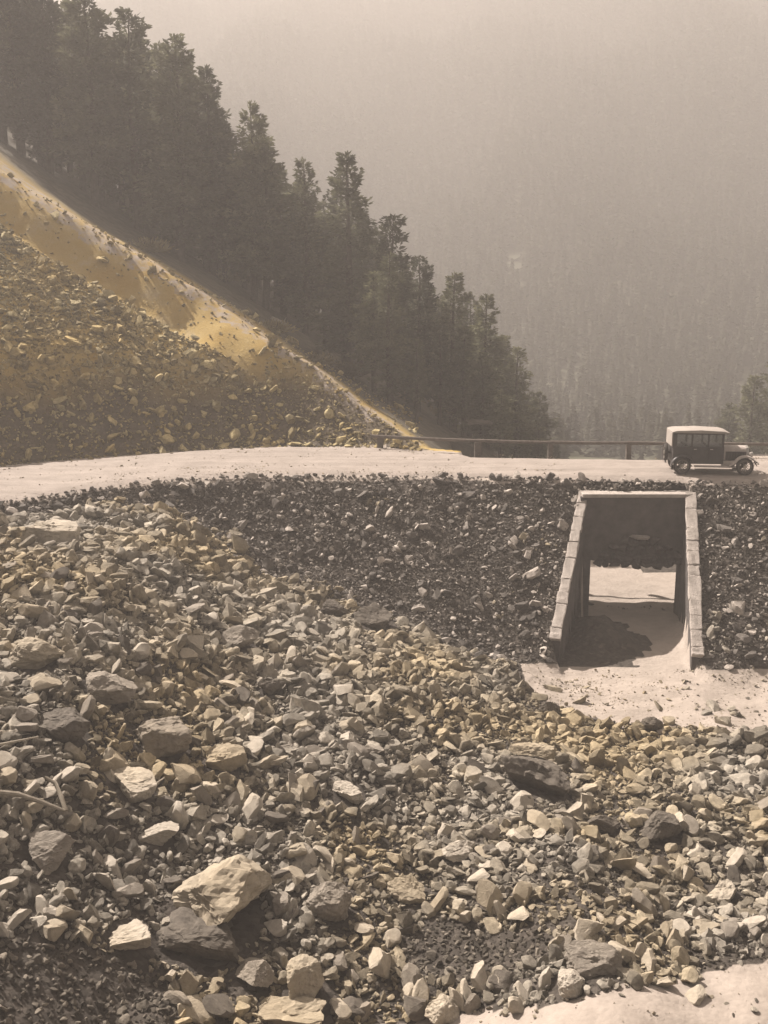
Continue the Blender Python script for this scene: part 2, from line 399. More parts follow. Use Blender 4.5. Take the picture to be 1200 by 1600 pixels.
def ground_sheet(name, xs, ys, mat):
    X, Y = np.meshgrid(xs, ys); Z = height(X, Y)
    nx, ny = len(xs), len(ys)
    V = np.stack([X.ravel(), Y.ravel(), Z.ravel()], 1)
    i = np.arange(nx * ny).reshape(ny, nx)
    Fq = np.stack([i[:-1, :-1].ravel(), i[:-1, 1:].ravel(), i[1:, 1:].ravel(), i[1:, :-1].ravel()], 1)
    me = bpy.data.meshes.new(name)
    me.vertices.add(len(V)); me.vertices.foreach_set('co', V.ravel())
    me.loops.add(Fq.size); me.loops.foreach_set('vertex_index', Fq.ravel().astype(np.int32))
    me.polygons.add(len(Fq)); me.polygons.foreach_set('loop_start', np.arange(0, Fq.size, 4, dtype=np.int32))
    me.update(calc_edges=True); me.materials.append(mat)
    me.polygons.foreach_set('use_smooth', np.ones(len(Fq), bool))
    u, v, d = project(V[:, 0], V[:, 1], V[:, 2])
    u = u + 9 * fbm(V[:, 0], V[:, 1], 1.5, 3, 4); v = v + 9 * fbm(V[:, 0], V[:, 1], 1.5, 3, 5)
    low = V[:, 2] < FLOOR + 1.3
    sand = (in_poly(u, v, WASH) & (V[:, 1] > 27) & low & (V[:, 1] < 37)) | (in_poly(u, v, PATH) & (V[:, 1] < 20) & (V[:, 1] > 9))
    x, y = V[:, 0], V[:, 1]
    ty = np.clip((y - CL_B[1]) / (Y_HEAD - CL_B[1]), 0, 1)
    chan = (x > np.where(y > Y_HEAD + 0.4, SUN_CHAMBER_L, CL_B[0] + (CL_T[0] - CL_B[0]) * ty)) & (x < CR_B[0] + (CR_T[0] - CR_B[0]) * ty) & (y > 34) & (y < 60) & (V[:, 2] < FLOOR + 1.9)
    pile_shade = (x < OPEN_L + 1.75 - 0.32 * np.abs(y - (Y_HEAD - 2.6)) + 0.5 * fbm(x, y, 0.7, 3, 67)) & (y < Y_HEAD - 0.5) & (y > Y_HEAD - 5.6)  # dark soil on the left debris pile also paints the recess shadow
    chan = chan & ~pile_shade; sand = sand & ~(pile_shade & (x > CL_B[0]) & (y > CL_B[1] - 0.3))
    roadz = (y > y_near(x) - 0.25) & (y < y_far(x) + 0.25 + 0.5 * sstep(-1, 4, x)) & (x > -40) & (x < 40)
    col = np.zeros((len(V), 4)); col[:, 3] = 1
    col[:, 0] = np.where(sand | chan | roadz, 1.0, 0.0)
    behind = y > y_far(x) + 0.4
    hill = behind & (x < 6)
    t_ = y - y_far(x); below = side_hill(x, y) - cut_face(x, y); frontface = (below > -0.3) & behind
    och = np.where(hill, np.where(frontface, 0.12 + 0.88 * sstep(2.6, 4.6, t_ + 1.0 * fbm(x, y, 3, 3, 81)), 1.0), 0.0)
    crest = hill & (below < 0.75) & (below > -1.4) & (t_ > 1.5)
    woods = sstep(-1.0, -3.0, below) * (y > 50) + (behind & (x >= 6)) * sstep(1, 4, y - y_far(x))
    col[:, 0] = np.maximum(col[:, 0], np.where(crest, 0.5, 0))
    col[:, 1] = och; col[:, 2] = np.clip(woods, 0, 1)
    ca = me.color_attributes.new('zone', 'FLOAT_COLOR', 'POINT'); ca.data.foreach_set('color', col.astype(np.float32).ravel())
    return tag(obj(name, me), kind='structure')

xs = np.concatenate([-np.geomspace(430, 22.4, 50), np.arange(-22, 20.01, 0.2), np.geomspace(20.5, 470, 50)])
ys1 = np.concatenate([np.arange(-14, 12, 1.0), np.arange(12, 50, 0.2), np.arange(50, 70, 0.4), np.arange(70, 110.1, 2.0)])
ys2 = np.concatenate([np.arange(110, 200, 5.0), np.arange(200, 780.1, 10.0)])
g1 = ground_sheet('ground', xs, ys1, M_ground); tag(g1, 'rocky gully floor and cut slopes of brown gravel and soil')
g2 = ground_sheet('mountainside', xs, ys2, M_mount); tag(g2, 'wooded mountain slope fading into haze')

# the dirt road: a sheet of its own along the top of the fill, ruts pressed into it
def build_road():
    xx = np.arange(-42, 36, 0.3); V = []; n = 15
    for x in xx:
        a, b = float(y_near(x)) - 0.10, float(y_far(x)) + (0.25 if x < SUN_CHAMBER_L or x > SUN_CHAMBER_R else -0.22)
        for j in range(n):
            t = j / (n - 1); y = a + (b - a) * t + (0.22 * float(fbm(x, j * 3.0, 1.1, 3, 12)) if j in (0, n - 1) else 0)
            z = 0.03 + 0.05 * math.sin(math.pi * t) - 0.045 * math.exp(-((t - 0.3) / 0.05) ** 2) - 0.045 * math.exp(-((t - 0.58) / 0.05) ** 2)
            z += 0.02 * float(fbm(x, y, 0.9, 3, 33))
            if j in (0, n - 1): z = -0.10
            V.append((x, y, z))
    F = [(i * n + j, (i + 1) * n + j, (i + 1) * n + j + 1, i * n + j + 1) for i in range(len(xx) - 1) for j in range(n - 1)]
    o = obj('road', mesh_np('road', V, F, M_road, True)); tag(o, 'pale dusty dirt road along the top of the embankment', kind='structure')
build_road()

# ------------------------------------------------------------------ culvert with head wall and sloping coping walls
def build_culvert():
    root = empty('stone_culvert', (float((OPEN_L + OPEN_R) / 2), Y_HEAD, FLOOR))
    tag(root, 'stone and concrete culvert with pale sloping coping walls under the road', 'culvert')
    O = Vector(root.location)
    def rel(p): return tuple(Vector(p) - O)
    Rr = random.Random(3)
    # head wall: an outline with the opening notched out of its lower edge
    yh = 0.0; top = float((CL_T[2] + CR_T[2]) / 2) - O.z
    zs = at_y(990, 875, Y_HEAD)[2] - O.z; l, r = OPEN_L - O.x, OPEN_R - O.x
    wl_, wr_ = X_CL - O.x - 0.15, X_CR - O.x + 0.15
    pts = [(wl_, -0.6), (l, -0.6), (l, zs), (l + 0.8, zs - 0.14), ((l + r) / 2, zs - 0.24), (r - 0.8, zs - 0.14), (r, zs), (r, -0.6), (wr_, -0.6), (wr_, top - 0.02), (wl_, top - 0.02)]
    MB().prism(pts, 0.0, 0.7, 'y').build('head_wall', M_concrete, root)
    MB().box(((wl_ + wr_) / 2, 0.28, top + 0.055), (wr_ - wl_ - 0.12, 0.75, 0.15), bev=0.03).build('top_beam', M_coping, root)
    # rough stones that fill the arch over the opening, hanging lowest at its middle
    zc = zs + 0.35
    k = 0
    for row in range(4):
        z = zs - 0.02 + row * 0.27; half = [1.70, 1.55, 1.2, 0.75][row]
        x = (l + r) / 2 - half
        while x < (l + r) / 2 + half:
            w = Rr.uniform(0.28, 0.55); cx = x + w / 2
            sag = -0.16 * (1 - ((cx - (l + r) / 2) / 1.9) ** 2) if row < 2 else 0
            st = rock_mesh(900 + k % 6, 'block', 2)
            o = obj('arch_stone', st, root, (cx, -0.02 + Rr.uniform(-.05, .04), z + sag + Rr.uniform(-.03, .03)),
                    (Rr.uniform(-.2, .2), Rr.uniform(-.25, .25), Rr.uniform(-.3, .3)), (w * 0.62, 0.30, 0.20))
            x += w * 0.94; k += 1
    o = obj('cap_stone', rock_mesh(921, 'slab', 3), root, ((l + r) / 2 - 0.02, -0.1, zs + 0.98), (0.1, 0.05, 0.1), (0.50, 0.34, 0.14))
    o.data = o.data.copy(); o.data.materials[0] = M_coping
    o['label'] = 'pale flat cap stone over the arch'
    # abutments and road slab, set wide unseen so sun lights the floor
    yb = DECK_BACK - O.y
    zd = -0.09 - O.z; cl, cr = SUN_CHAMBER_L - O.x, SUN_CHAMBER_R - O.x
    MB().box((cl - 0.25, (0.75 + yb) / 2, zd / 2 - 0.30), (0.5, yb - 0.75, zd - 0.21)).build('unseen_abutment', M_concrete, root)
    MB().box((cr + 0.25, (0.75 + yb) / 2, zd / 2 - 0.30), (0.5, yb - 0.75, zd - 0.21)).build('unseen_abutment', M_concrete, root)
    yq = float(np.max(y_near(np.linspace(SUN_CHAMBER_L - 0.7, SUN_CHAMBER_R + 0.7, 30)))) - O.y + 0.08
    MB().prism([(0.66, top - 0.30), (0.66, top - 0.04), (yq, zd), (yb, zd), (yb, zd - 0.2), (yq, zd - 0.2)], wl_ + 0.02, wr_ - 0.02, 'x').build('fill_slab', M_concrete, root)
    MB().box(((cl + wl_) / 2 - 0.3, (yq + yb) / 2, zd - 0.10), (wl_ - cl + 0.6, yb - yq, 0.2)).build('unseen_deck_slab', M_concrete, root)
    MB().box(((cr + wr_) / 2 + 0.3, (yq + yb) / 2, zd - 0.10), (cr - wr_ + 0.6, yb - yq, 0.2)).build('unseen_deck_slab', M_concrete, root)
    # wing walls down the slope, each capped with a line of coping stones
    for A, B, wdt in ((CL_T, CL_B, 0.38), (CR_T, CR_B, 0.42)):
        a, b = Vector(rel(A)), Vector(rel(B)); d = b - a; L = d.length; dn = d.normalized()
        h = Vector((-d.y, d.x, 0)).normalized()
        bm = bmesh.new(); hw = wdt * 0.46
        def q(p, s, z): return bm.verts.new(Vector((p.x, p.y, z)) + h * hw * s)
        va = [q(a, -1, a.z - 0.08), q(a, 1, a.z - 0.08), q(a, 1, -0.7), q(a, -1, -0.7)]
        vb = [q(b, -1, b.z - 0.08), q(b, 1, b.z - 0.08), q(b, 1, -0.7), q(b, -1, -0.7)]
        bm.faces.new(va); bm.faces.new(vb[::-1])
        for i in range(4): bm.faces.new((va[i], vb[i], vb[(i + 1) % 4], va[(i + 1) % 4]))
        mb = MB(); mb.bm.free(); mb.bm = bm
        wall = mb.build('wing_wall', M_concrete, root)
        s = -0.15
        while s < L - 0.1:
            ln = min(Rr.uniform(0.5, 1.15), L - s); c = a + dn * (s + ln / 2)
            up = h.cross(dn); up = up if up.z > 0 else -up
            from mathutils import Matrix
            R = Matrix((dn, h, up)).transposed()
            m2 = MB(); m2.box((0, 0, 0), (ln - 0.004, wdt * Rr.uniform(0.94, 1.10), 0.17 + Rr.uniform(-.02, .03)), bev=0.035)
            bmesh.ops.subdivide_edges(m2.bm, edges=[e for e in m2.bm.edges if e.calc_length() > .12], cuts=2, use_grid_fill=True)
            sd_ = Vector((s * 3.1, wdt * 50, 0))
            for v in m2.bm.verts:
                v.co += v.co.normalized() * (.05 * mnoise.fractal(v.co * 4 + sd_, 1.0, 2.0, 3) + .02 * mnoise.noise(v.co * 14 + sd_))
            oo = m2.build('coping_stone', M_coping, wall)
            oo.matrix_local = Matrix.Translation(c + up * Rr.uniform(0.0, 0.035)) @ R.to_4x4() @ Matrix.Rotation(Rr.uniform(-.04, .04), 4, 'Z')
            s += ln

# ------------------------------------------------------------------ rock shapes
_rock_cache = {}
def rock_mesh(seed, style, sub=3, mat=None, rough=1.0):
    key = (seed, style, sub, mat.name if mat else '')
    if key in _rock_cache: return _rock_cache[key]
    R = random.Random(seed * 7 + 1)
    bm = bmesh.new(); bmesh.ops.create_icosphere(bm, subdivisions=sub, radius=1.0)
    P = np.array([v.co[:] for v in bm.verts])
    n_planes = {'block': 13, 'slab': 11, 'wedge': 9, 'round': 16}[style]
    for i in range(n_planes):
        d = np.array([R.gauss(0, 1) for _ in range(3)])
        if style == 'slab' and i < 4: d = np.array([R.gauss(0, .12), R.gauss(0, .12), (-1) ** i])
        if style == 'wedge' and i < 3: d = np.array([R.uniform(-.6, .6), R.uniform(-.6, .6), R.uniform(.3, 1)])
        d /= np.linalg.norm(d)
        off = R.uniform(0.34, 0.72) if style != 'round' else R.uniform(0.62, 0.88)
        if style == 'slab' and i < 4: off = R.uniform(0.30, 0.45)
        t = P @ d - off; m = t > 0
        P[m] -= np.outer(t[m], d)
    so = Vector((seed * 3.1, seed * 1.7, 0))
    for i, v in enumerate(bm.verts):
        p = Vector(P[i]); n = p.normalized()
        k = 0.055 * mnoise.fractal(p * 1.6 + so, 1.0, 2.0, 3) + 0.05 * mnoise.fractal(p * 5 + so, 0.7, 2.2, 5)
        v.co = p + n * k * rough
    lo = min(v.co.z for v in bm.verts); hi = max(v.co.z for v in bm.verts)
    mx = max(max(abs(v.co.x), abs(v.co.y)) for v in bm.verts)
    for v in bm.verts: v.co = Vector((v.co.x / mx, v.co.y / mx, (v.co.z - (lo + hi) / 2) / mx))
    me = bpy.data.meshes.new('rock_shape'); bm.to_mesh(me); bm.free()
    me.materials.append(mat or M_concrete)
    me.polygons.foreach_set('use_smooth', [True] * len(me.polygons)); me.set_sharp_from_angle(angle=math.radians(18))
    _rock_cache[key] = me
    return me

build_culvert()

STYLES = ['block', 'slab', 'wedge', 'round', 'block', 'slab', 'wedge', 'block', 'slab', 'wedge', 'block', 'slab']
ROCK_SETS = {}
def rock_set(key, mat):
    if key not in ROCK_SETS:
        c = bpy.data.collections.new(key)
        for i, st in enumerate(STYLES):
            c.objects.link(bpy.data.objects.new('%s_shape' % key, rock_mesh(i + 1, st, 3, mat)))
        ROCK_SETS[key] = c
    return ROCK_SETS[key]

def scatter(name, coll, pos, rot, scl, idx, label, parent=None):
    """one uncountable mass: points carry rotation, scale and shape index; a node group sets a shape on each"""
    me = bpy.data.meshes.new(name); me.vertices.add(len(pos)); me.vertices.foreach_set('co', np.asarray(pos, np.float32).ravel())
    for nm, arr in (('rot', rot), ('scl', scl)):
        at = me.attributes.new(nm, 'FLOAT_VECTOR', 'POINT'); at.data.foreach_set('vector', np.asarray(arr, np.float32).ravel())
    at = me.attributes.new('idx', 'INT', 'POINT'); at.data.foreach_set('value', np.asarray(idx, np.int32))
    me.update()
    o = obj(name, me, parent)
    ng = bpy.data.node_groups.new(name + '_scatter', 'GeometryNodeTree')
    ng.interface.new_socket('Geometry', in_out='INPUT', socket_type='NodeSocketGeometry')
    ng.interface.new_socket('Geometry', in_out='OUTPUT', socket_type='NodeSocketGeometry')
    N = ng.nodes; gi = N.new('NodeGroupInput'); go = N.new('NodeGroupOutput')
    iop = N.new('GeometryNodeInstanceOnPoints'); ci = N.new('GeometryNodeCollectionInfo')
    ci.inputs['Collection'].default_value = coll; ci.inputs['Separate Children'].default_value = True; ci.inputs['Reset Children'].default_value = True
    def attr(nm, ty):
        a = N.new('GeometryNodeInputNamedAttribute'); a.data_type = ty; a.inputs['Name'].default_value = nm
        return [s for s in a.outputs if s.enabled and s.name == 'Attribute'][0]
    e2r = N.new('FunctionNodeEulerToRotation')
    L = ng.links
    L.new(attr('rot', 'FLOAT_VECTOR'), e2r.inputs[0]); L.new(e2r.outputs[0], iop.inputs['Rotation'])
    L.new(attr('scl', 'FLOAT_VECTOR'), iop.inputs['Scale']); L.new(attr('idx', 'INT'), iop.inputs['Instance Index'])
    iop.inputs['Pick Instance'].default_value = True
    L.new(gi.outputs[0], iop.inputs['Points']); L.new(ci.outputs[0], iop.inputs['Instance']); L.new(iop.outputs[0], go.inputs[0])
    md = o.modifiers.new('scatter', 'NODES'); md.node_group = ng
    tag(o, label, None, None, 'stuff')
    return o

def slope_tilt(x, y):
    e = 0.3
    gx = (height(x + e, y) - height(x - e, y)) / (2 * e); gy = (height(x, y + e) - height(x, y - e)) / (2 * e)
    return np.clip(gx, -1, 1), np.clip(gy, -1, 1)

def candidates(n, x0, x1, y0, y1, test, rmin, rmax, power, margin=140):
    """rocks spread evenly over the ground's area, sizes by a power law, kept where test and the view (plus a margin) agree"""
    y = np.sqrt(rng.uniform(y0 ** 2, y1 ** 2, n)) if y0 > 0 else rng.uniform(y0, y1, n)
    x = rng.uniform(x0, x1, n); z = height(x, y, True)
    u, v, d = project(x, y, z)
    keep = (u > -margin) & (u < 1200 + margin) & (v > -100) & (v < 1600 + margin) & test(x, y, z, u, v)
    x, y, z, u, v, d = (a[keep] for a in (x, y, z, u, v, d))
    q = rng.uniform(0, 1, len(x)); r = (rmin ** -power + q * (rmax ** -power - rmin ** -power)) ** (-1 / power)
    return dict(x=x, y=y, z=z, u=u, v=v, d=d, r=r)

def in_culvert(x, y, pad=0.35):
    t = np.clip((y - CL_B[1]) / (Y_HEAD - CL_B[1]), 0, 1)
    return (x > CL_B[0] + (CL_T[0] - CL_B[0]) * t - pad) & (x < CR_B[0] + (CR_T[0] - CR_B[0]) * t + pad) & (y > CL_B[1] - 0.7) & ((y < Y_HEAD + 0.5) | (y > y_near(x) + 0.6)) & (y < 58)

def zone_talus(x, y, z, u, v):
    s = (y - y_near(x)) * SLOPE
    sandy = (in_poly(u + 25 * fbm(x, y, 2, 3, 1), v + 14 * fbm(x, y, 2, 3, 2), WASH) & (y > 27) & (y < 37)) | in_poly(u, v + 22 * fbm(x, y, 1.2, 3, 6), PATH)
    return (y < y_near(x) - 0.3) & (rng.uniform(0, 1, len(x)) < sstep(0.12, 0.9, z - s + 0.5 * fbm(x, y, 2.2, 3, 73))) & ~in_culvert(x, y) & (~sandy | (rng.uniform(0, 1, len(x)) < 0.02))
def zone_bank(x, y, z, u, v):
    s = (y - y_near(x)) * SLOPE
    sandy = in_poly(u, v, WASH) & (y < 37)
    return ((y < y_near(x) + 0.05) | ((y < y_near(x) + 0.7) & (rng.uniform(0, 1, len(x)) < 0.10))) & (z <= np.minimum(s, 0) + 0.75) & ~in_culvert(x, y, 0.22) & ~sandy
def zone_hill(x, y, z, u, v):
    t = y - y_far(x); below = side_hill(x, y) - cut_face(x, y)
    dens = np.where(below > 0, 0.45 + 0.70 * sstep(2.5, 4.5, t) * sstep(1.8, 3.6, below + 1.2 * fbm(x, y, 3, 3, 64)), 0.05)
    dens = np.where((below > 0) & (below < 2.2) & (x < -6), 0.06, dens)
    return ((y > y_far(x) + 0.15) | ((y > y_far(x) - 0.6) & (rng.uniform(0, 1, len(x)) < 0.10))) & (x < 2) & (rng.uniform(0, 1, len(x)) < dens) & (y < 62)

talus = candidates(95000, -15, 16, 12.5, 42, zone_talus, 0.055, 0.42, 1.55)
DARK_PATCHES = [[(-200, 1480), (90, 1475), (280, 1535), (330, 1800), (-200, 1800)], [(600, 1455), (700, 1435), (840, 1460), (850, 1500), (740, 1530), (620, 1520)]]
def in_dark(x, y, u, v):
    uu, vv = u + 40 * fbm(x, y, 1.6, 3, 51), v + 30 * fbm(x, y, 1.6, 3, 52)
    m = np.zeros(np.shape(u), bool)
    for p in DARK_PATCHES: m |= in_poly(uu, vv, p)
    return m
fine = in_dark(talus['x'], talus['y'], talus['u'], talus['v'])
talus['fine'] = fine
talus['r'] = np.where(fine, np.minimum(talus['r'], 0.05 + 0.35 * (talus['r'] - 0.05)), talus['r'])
bank = candidates(42000, -20, 20, 28, 43, zone_bank, 0.04, 0.34, 2.3)
hill = candidates(60000, -26, 5, 42, 64, zone_hill, 0.05, 0.42, 2.0)
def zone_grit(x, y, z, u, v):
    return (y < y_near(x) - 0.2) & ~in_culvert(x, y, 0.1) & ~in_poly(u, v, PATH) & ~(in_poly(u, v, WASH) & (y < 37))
def zone_sand(x, y, z, u, v):
    sandy = (in_poly(u, v, PATH) & (y < 20)) | (in_poly(u, v, WASH) & (y > 27) & (y < 37))
    road = (y > y_near(x)) & (y < y_far(x) + 0.3)
    clump = rng.uniform(0, 1, len(x)) < 0.12 + 0.88 * sstep(0.0, 0.45, fbm(x, y, 1.3, 3, 93))
    return ((sandy & clump) | (road & clump & (rng.uniform(0, 1, len(x)) < 0.35))) & ~in_culvert(x, y, 0.0)
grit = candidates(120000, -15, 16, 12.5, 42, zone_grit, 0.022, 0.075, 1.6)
pebbles = candidates(150000, -22, 20, 12.5, 50, zone_sand, 0.014, 0.09, 2.2)
talus['r'] = talus['r'] * np.where(talus['u'] > 560, 0.86, 1.0)
for c in (talus, bank, hill, grit, pebbles):
    n = len(c['x']); gx, gy = slope_tilt(c['x'], c['y'])
    c['rot'] = np.stack([gy * 0.7 + rng.normal(0, .5, n), -gx * 0.7 + rng.normal(0, .5, n), rng.uniform(0, 6.28, n)], 1)
    c['scl'] = np.stack([c['r'] * rng.uniform(.85, 1.25, n), c['r'] * rng.uniform(.65, 1.0, n), c['r'] * rng.uniform(.45, .85, n)], 1)
    c['idx'] = rng.integers(0, len(STYLES), n)
    c['z2'] = c['z'] + c['r'] * rng.uniform(-0.15, 0.55, n)

# ------------------------------------------------------------------ named boulders (position by where they lie on the ground)
def ground_hit(u, v):
    d = ray(u, v); t = np.linspace(8, 90, 4000); p = d[None, :] * t[:, None]; p[:, 2] += CAMH
    h = height(p[:, 0], p[:, 1]); i = np.argmax(p[:, 2] < h)
    return p[i, 0], p[i, 1], h[i]

BOULDERS = [  # u, v of centre foot, width px, style, (sx,sy,sz) shape, yaw, tilt, seed, material, label
    (338, 1425, 195, 'wedge', (1, .8, .62), .25, (.15, .1), 31, 'tan', 'large peaked tan boulder with a dark front in the near talus'),
    (312, 1478, 150, 'block', (1, .8, .45), -.2, (.3, .05), 32, 'dark', 'low dark boulder right in front of the large peaked boulder'),
    (205, 1470, 100, 'slab', (1, .75, .35), .5, (-.1, -.1), 33, 'pale', 'flat pale slab beside the dark boulder in the near talus'),
    (518, 1420, 85, 'round', (1, .8, .85), 0, (.1, .1), 34, 'grey', 'rounded grey boulder between the peaked boulder and the shaded hollow'),
    (842, 1228, 130, 'slab', (1, .6, .62), -.45, (.75, .25), 35, 'dark', 'dark tilted slab facing out of the talus below the culvert wash'),
    (832, 1178, 75, 'slab', (1, .7, .4), -.1, (0, .1), 36, 'tan', 'pale tan flat rock just above the dark tilted slab'),
    (1035, 1305, 80, 'wedge', (1, .8, .7), .3, (.3, -.1), 37, 'dark', 'dark wedge rock standing in the pale talus'),
    (950, 1300, 66, 'block', (1, .7, .6), .2, (.2, .1), 38, 'dark', 'squat dark rock next to the dark wedge rock'),
    (925, 1512, 105, 'slab', (1, .6, .45), -.2, (.35, .05), 39, 'grey', 'broad flat grey rock near the pale path edge'),
    (720, 1335, 60, 'block', (1, .8, .65), .1, (.1, .1), 40, 'pale', 'pale blocky rock in the middle of the talus'),
    (55, 1035, 105, 'round', (1, .8, .6), .2, (.05, .1), 41, 'tan', 'big rounded tan boulder high on the bank by the frame edge'),
    (165, 1085, 100, 'wedge', (1, .8, .6), -.3, (.2, .1), 42, 'grey', 'grey wedge boulder just below the big rounded tan boulder'),
    (70, 845, 110, 'slab', (1, .7, .45), .1, (.05, .15), 43, 'pale', 'pale outcrop slab just below the near road edge'),
    (590, 975, 95, 'block', (1, .7, .42), -.5, (.4, .2), 44, 'dark', 'dark block boulder at the foot of the embankment'),
    (523, 960, 60, 'block', (1, .7, .5), .3, (.3, .2), 45, 'dark', 'smaller dark boulder beside the block boulder at the embankment foot'),
    (485, 1545, 100, 'wedge', (1, .8, .75), .9, (.2, .1), 46, 'tan', 'upright tan rock at the bottom edge of the talus'),
    (392, 1530, 80, 'wedge', (1, .8, .5), -.3, (.1, .1), 47, 'grey', 'grey rock next to the upright tan rock at the bottom edge'),
    (470, 1590, 140, 'slab', (1, .7, .3), .1, (.05, .05), 48, 'tan', 'broad flat tan slab at the bottom frame edge'),
    (690, 1592, 70, 'round', (1, .85, .8), .4, (.1, .2), 49, 'pale', 'pale rounded rock at the corner of the sandy path'),
    (890, 1545, 62, 'round', (1, .8, .75), .9, (.1, .1), 50, 'pale', 'pale rounded rock resting on the path margin'),
    (545, 1245, 75, 'slab', (1, .7, .4), -.2, (.1, .1), 51, 'pale', 'pale flat rock in the middle of the gully talus'),
    (250, 1310, 70, 'wedge', (1, .8, .6), .2, (.2, .1), 52, 'pale', 'pale wedge rock in the dark hollow below the bank'),
    (425, 1080, 50, 'block', (1, .8, .7), .2, (.2, .1), 53, 'dark', 'dark square rock at the upper middle of the talus'),
    (860, 1112, 48, 'block', (1, .8, .7), .2, (.2, .1), 54, 'dark', 'dark rock on the edge of the sandy wash'),
    (1023, 1137, 44, 'wedge', (1, .8, .6), .2, (.1, .1), 55, 'dark', 'dark rock alone at the foot of the sandy wash'),
    (255, 1160, 112, 'block', (1, .8, .62), .3, (.25, .1), 57, 'grey', 'large grey block boulder in the shaded bank hollow'),
    (105, 1140, 92, 'wedge', (1, .8, .65), -.2, (.3, .1), 58, 'dark', 'dark wedge boulder between the tan boulder and the dead branch'),
    (345, 1200, 84, 'slab', (1, .75, .5), .1, (.3, -.1), 59, 'tan', 'tan slab propped up beside the large grey block boulder'),
    (70, 1345, 98, 'block', (1, .8, .6), .4, (.2, .1), 60, 'grey', 'grey block boulder below the dead branch'),
    (205, 1235, 96, 'slab', (1, .7, .42), -.3, (.2, .1), 61, 'pale', 'long pale slab rock below the large grey block boulder'),
    (375, 1010, 74, 'block', (1, .8, .6), .5, (.25, .1), 62, 'grey', 'grey block boulder on the bank above the talus'),
    (640, 1395, 78, 'wedge', (1, .8, .55), -.3, (.25, .1), 63, 'tan', 'tan wedge boulder at the edge of the front hollow'),
    (1130, 1400, 70, 'block', (1, .8, .55), .2, (.2, .1), 64, 'pale', 'pale block boulder above the path by the frame edge'),
    (742, 739, 52, 'slab', (1, .4, .22), .05, (0, 0), 56, 'dark', 'dark flat rock lying on the near edge of the road'),
]
MATS = {'pale': M_rock_pale, 'tan': M_rock_tan, 'grey': M_rock_grey, 'dark': M_rock_dark}
taken = []
for (u, v, w, st, sh, yaw, tilt, seed, mt, label) in BOULDERS:
    x, y, z = ground_hit(u, v)
    if v == 739: z = 0.03
    d = project(x, y, z)[2]; r = float(w * d / FPX / 2)
    me = rock_mesh(seed, st, 5, MATS[mt], 1.5)
    o = obj('boulder', me, None, (x, y, z + r * sh[2] * 0.42), (tilt[0], tilt[1], yaw), (r * sh[0], r * sh[1], r * sh[2]))
    hz = max(abs(q.co.z) for q in me.vertices)
    o.scale[2] = r * sh[2] / hz * 0.8
    tag(o, label, 'boulder', 'boulders lying in the gully')
    taken.append((x, y, r))

tx = np.array(taken)
def clear(c):
    m = np.ones(len(c['x']), bool)
    for x, y, r in taken:
        m &= ~((np.hypot(c['x'] - x, c['y'] - y) < r * 0.75 + c['r'] * 0.3) | ((np.abs(c['x'] - x) < r) & (c['y'] < y) & (c['y'] > y - r * 1.6) & (c['r'] > 0.5 * r)))
    for k in list(c): c[k] = c[k][m]
for c in (talus, bank, hill, grit): clear(c)
pebbles['z2'] = np.where(pebbles['y'] > y_near(pebbles['x']), 0.05, pebbles['z2'])

# ------------------------------------------------------------------ the 270 rocks that show largest, one by one
LAND = [  # u, v, phrase
    (60, 860, 'just below the near road edge'), (60, 960, 'above the big rounded tan boulder'), (170, 1010, 'behind the grey wedge boulder'),
    (60, 1130, 'below the big rounded tan boulder'), (60, 1230, 'beside the dead branch'), (60, 1340, 'below the dead branch'),
    (250, 880, 'on the upper bank below the road'), (300, 980, 'on the bank halfway down from the road'), (400, 1030, 'above the dark square rock'),
    (280, 1120, 'in the shaded hollow of the bank'), (250, 1230, 'above the pale wedge rock'), (200, 1380, 'left of the large peaked boulder'),
    (420, 1180, 'below the dark square rock'), (420, 1300, 'above the large peaked boulder'), (430, 1460, 'right of the low dark boulder'),
    (90, 1460, 'in the dark gravel of the near corner'), (120, 1570, 'at the bottom corner of the dark gravel'), (300, 1570, 'below the low dark boulder'),
    (560, 1060, 'at the foot of the embankment'), (560, 1160, 'above the pale flat rock'), (560, 1330, 'below the pale flat rock'),
    (620, 1440, 'in the shaded hollow near the front'), (600, 1560, 'at the front edge near the broad tan slab'), (720, 1090, 'on the talus before the culvert wash'),
    (720, 1200, 'left of the dark tilted slab'), (700, 1290, 'above the pale blocky rock'), (740, 1420, 'below the pale blocky rock'),
    (760, 1530, 'left of the broad flat grey rock'), (880, 1160, 'above the dark tilted slab'), (960, 1190, 'below the sandy wash'),
    (1120, 1190, 'below the wash near the frame edge'), (900, 1370, 'below the squat dark rock'), (1100, 1330, 'right of the dark wedge rock'),
    (1000, 1450, 'above the path margin'), (1150, 1440, 'above the path near the frame edge'), (860, 1470, 'above the broad flat grey rock'),
    (1120, 1080, 'scattered on the sandy wash'), (1150, 1250, 'in the pale talus by the frame edge')]
LP = np.array([(a, b) for a, b, _ in LAND])
size = talus['r'] * FPX / talus['d'] * np.where((talus['u'] > 0) & (talus['u'] < 1200) & (talus['v'] < 1600), 1, 0)
order = np.argsort(-size)[:270]
single = np.zeros(len(size), bool); single[order] = True
shape_word = {'block': 'blocky', 'slab': 'flat', 'wedge': 'wedge-shaped', 'round': 'rounded'}
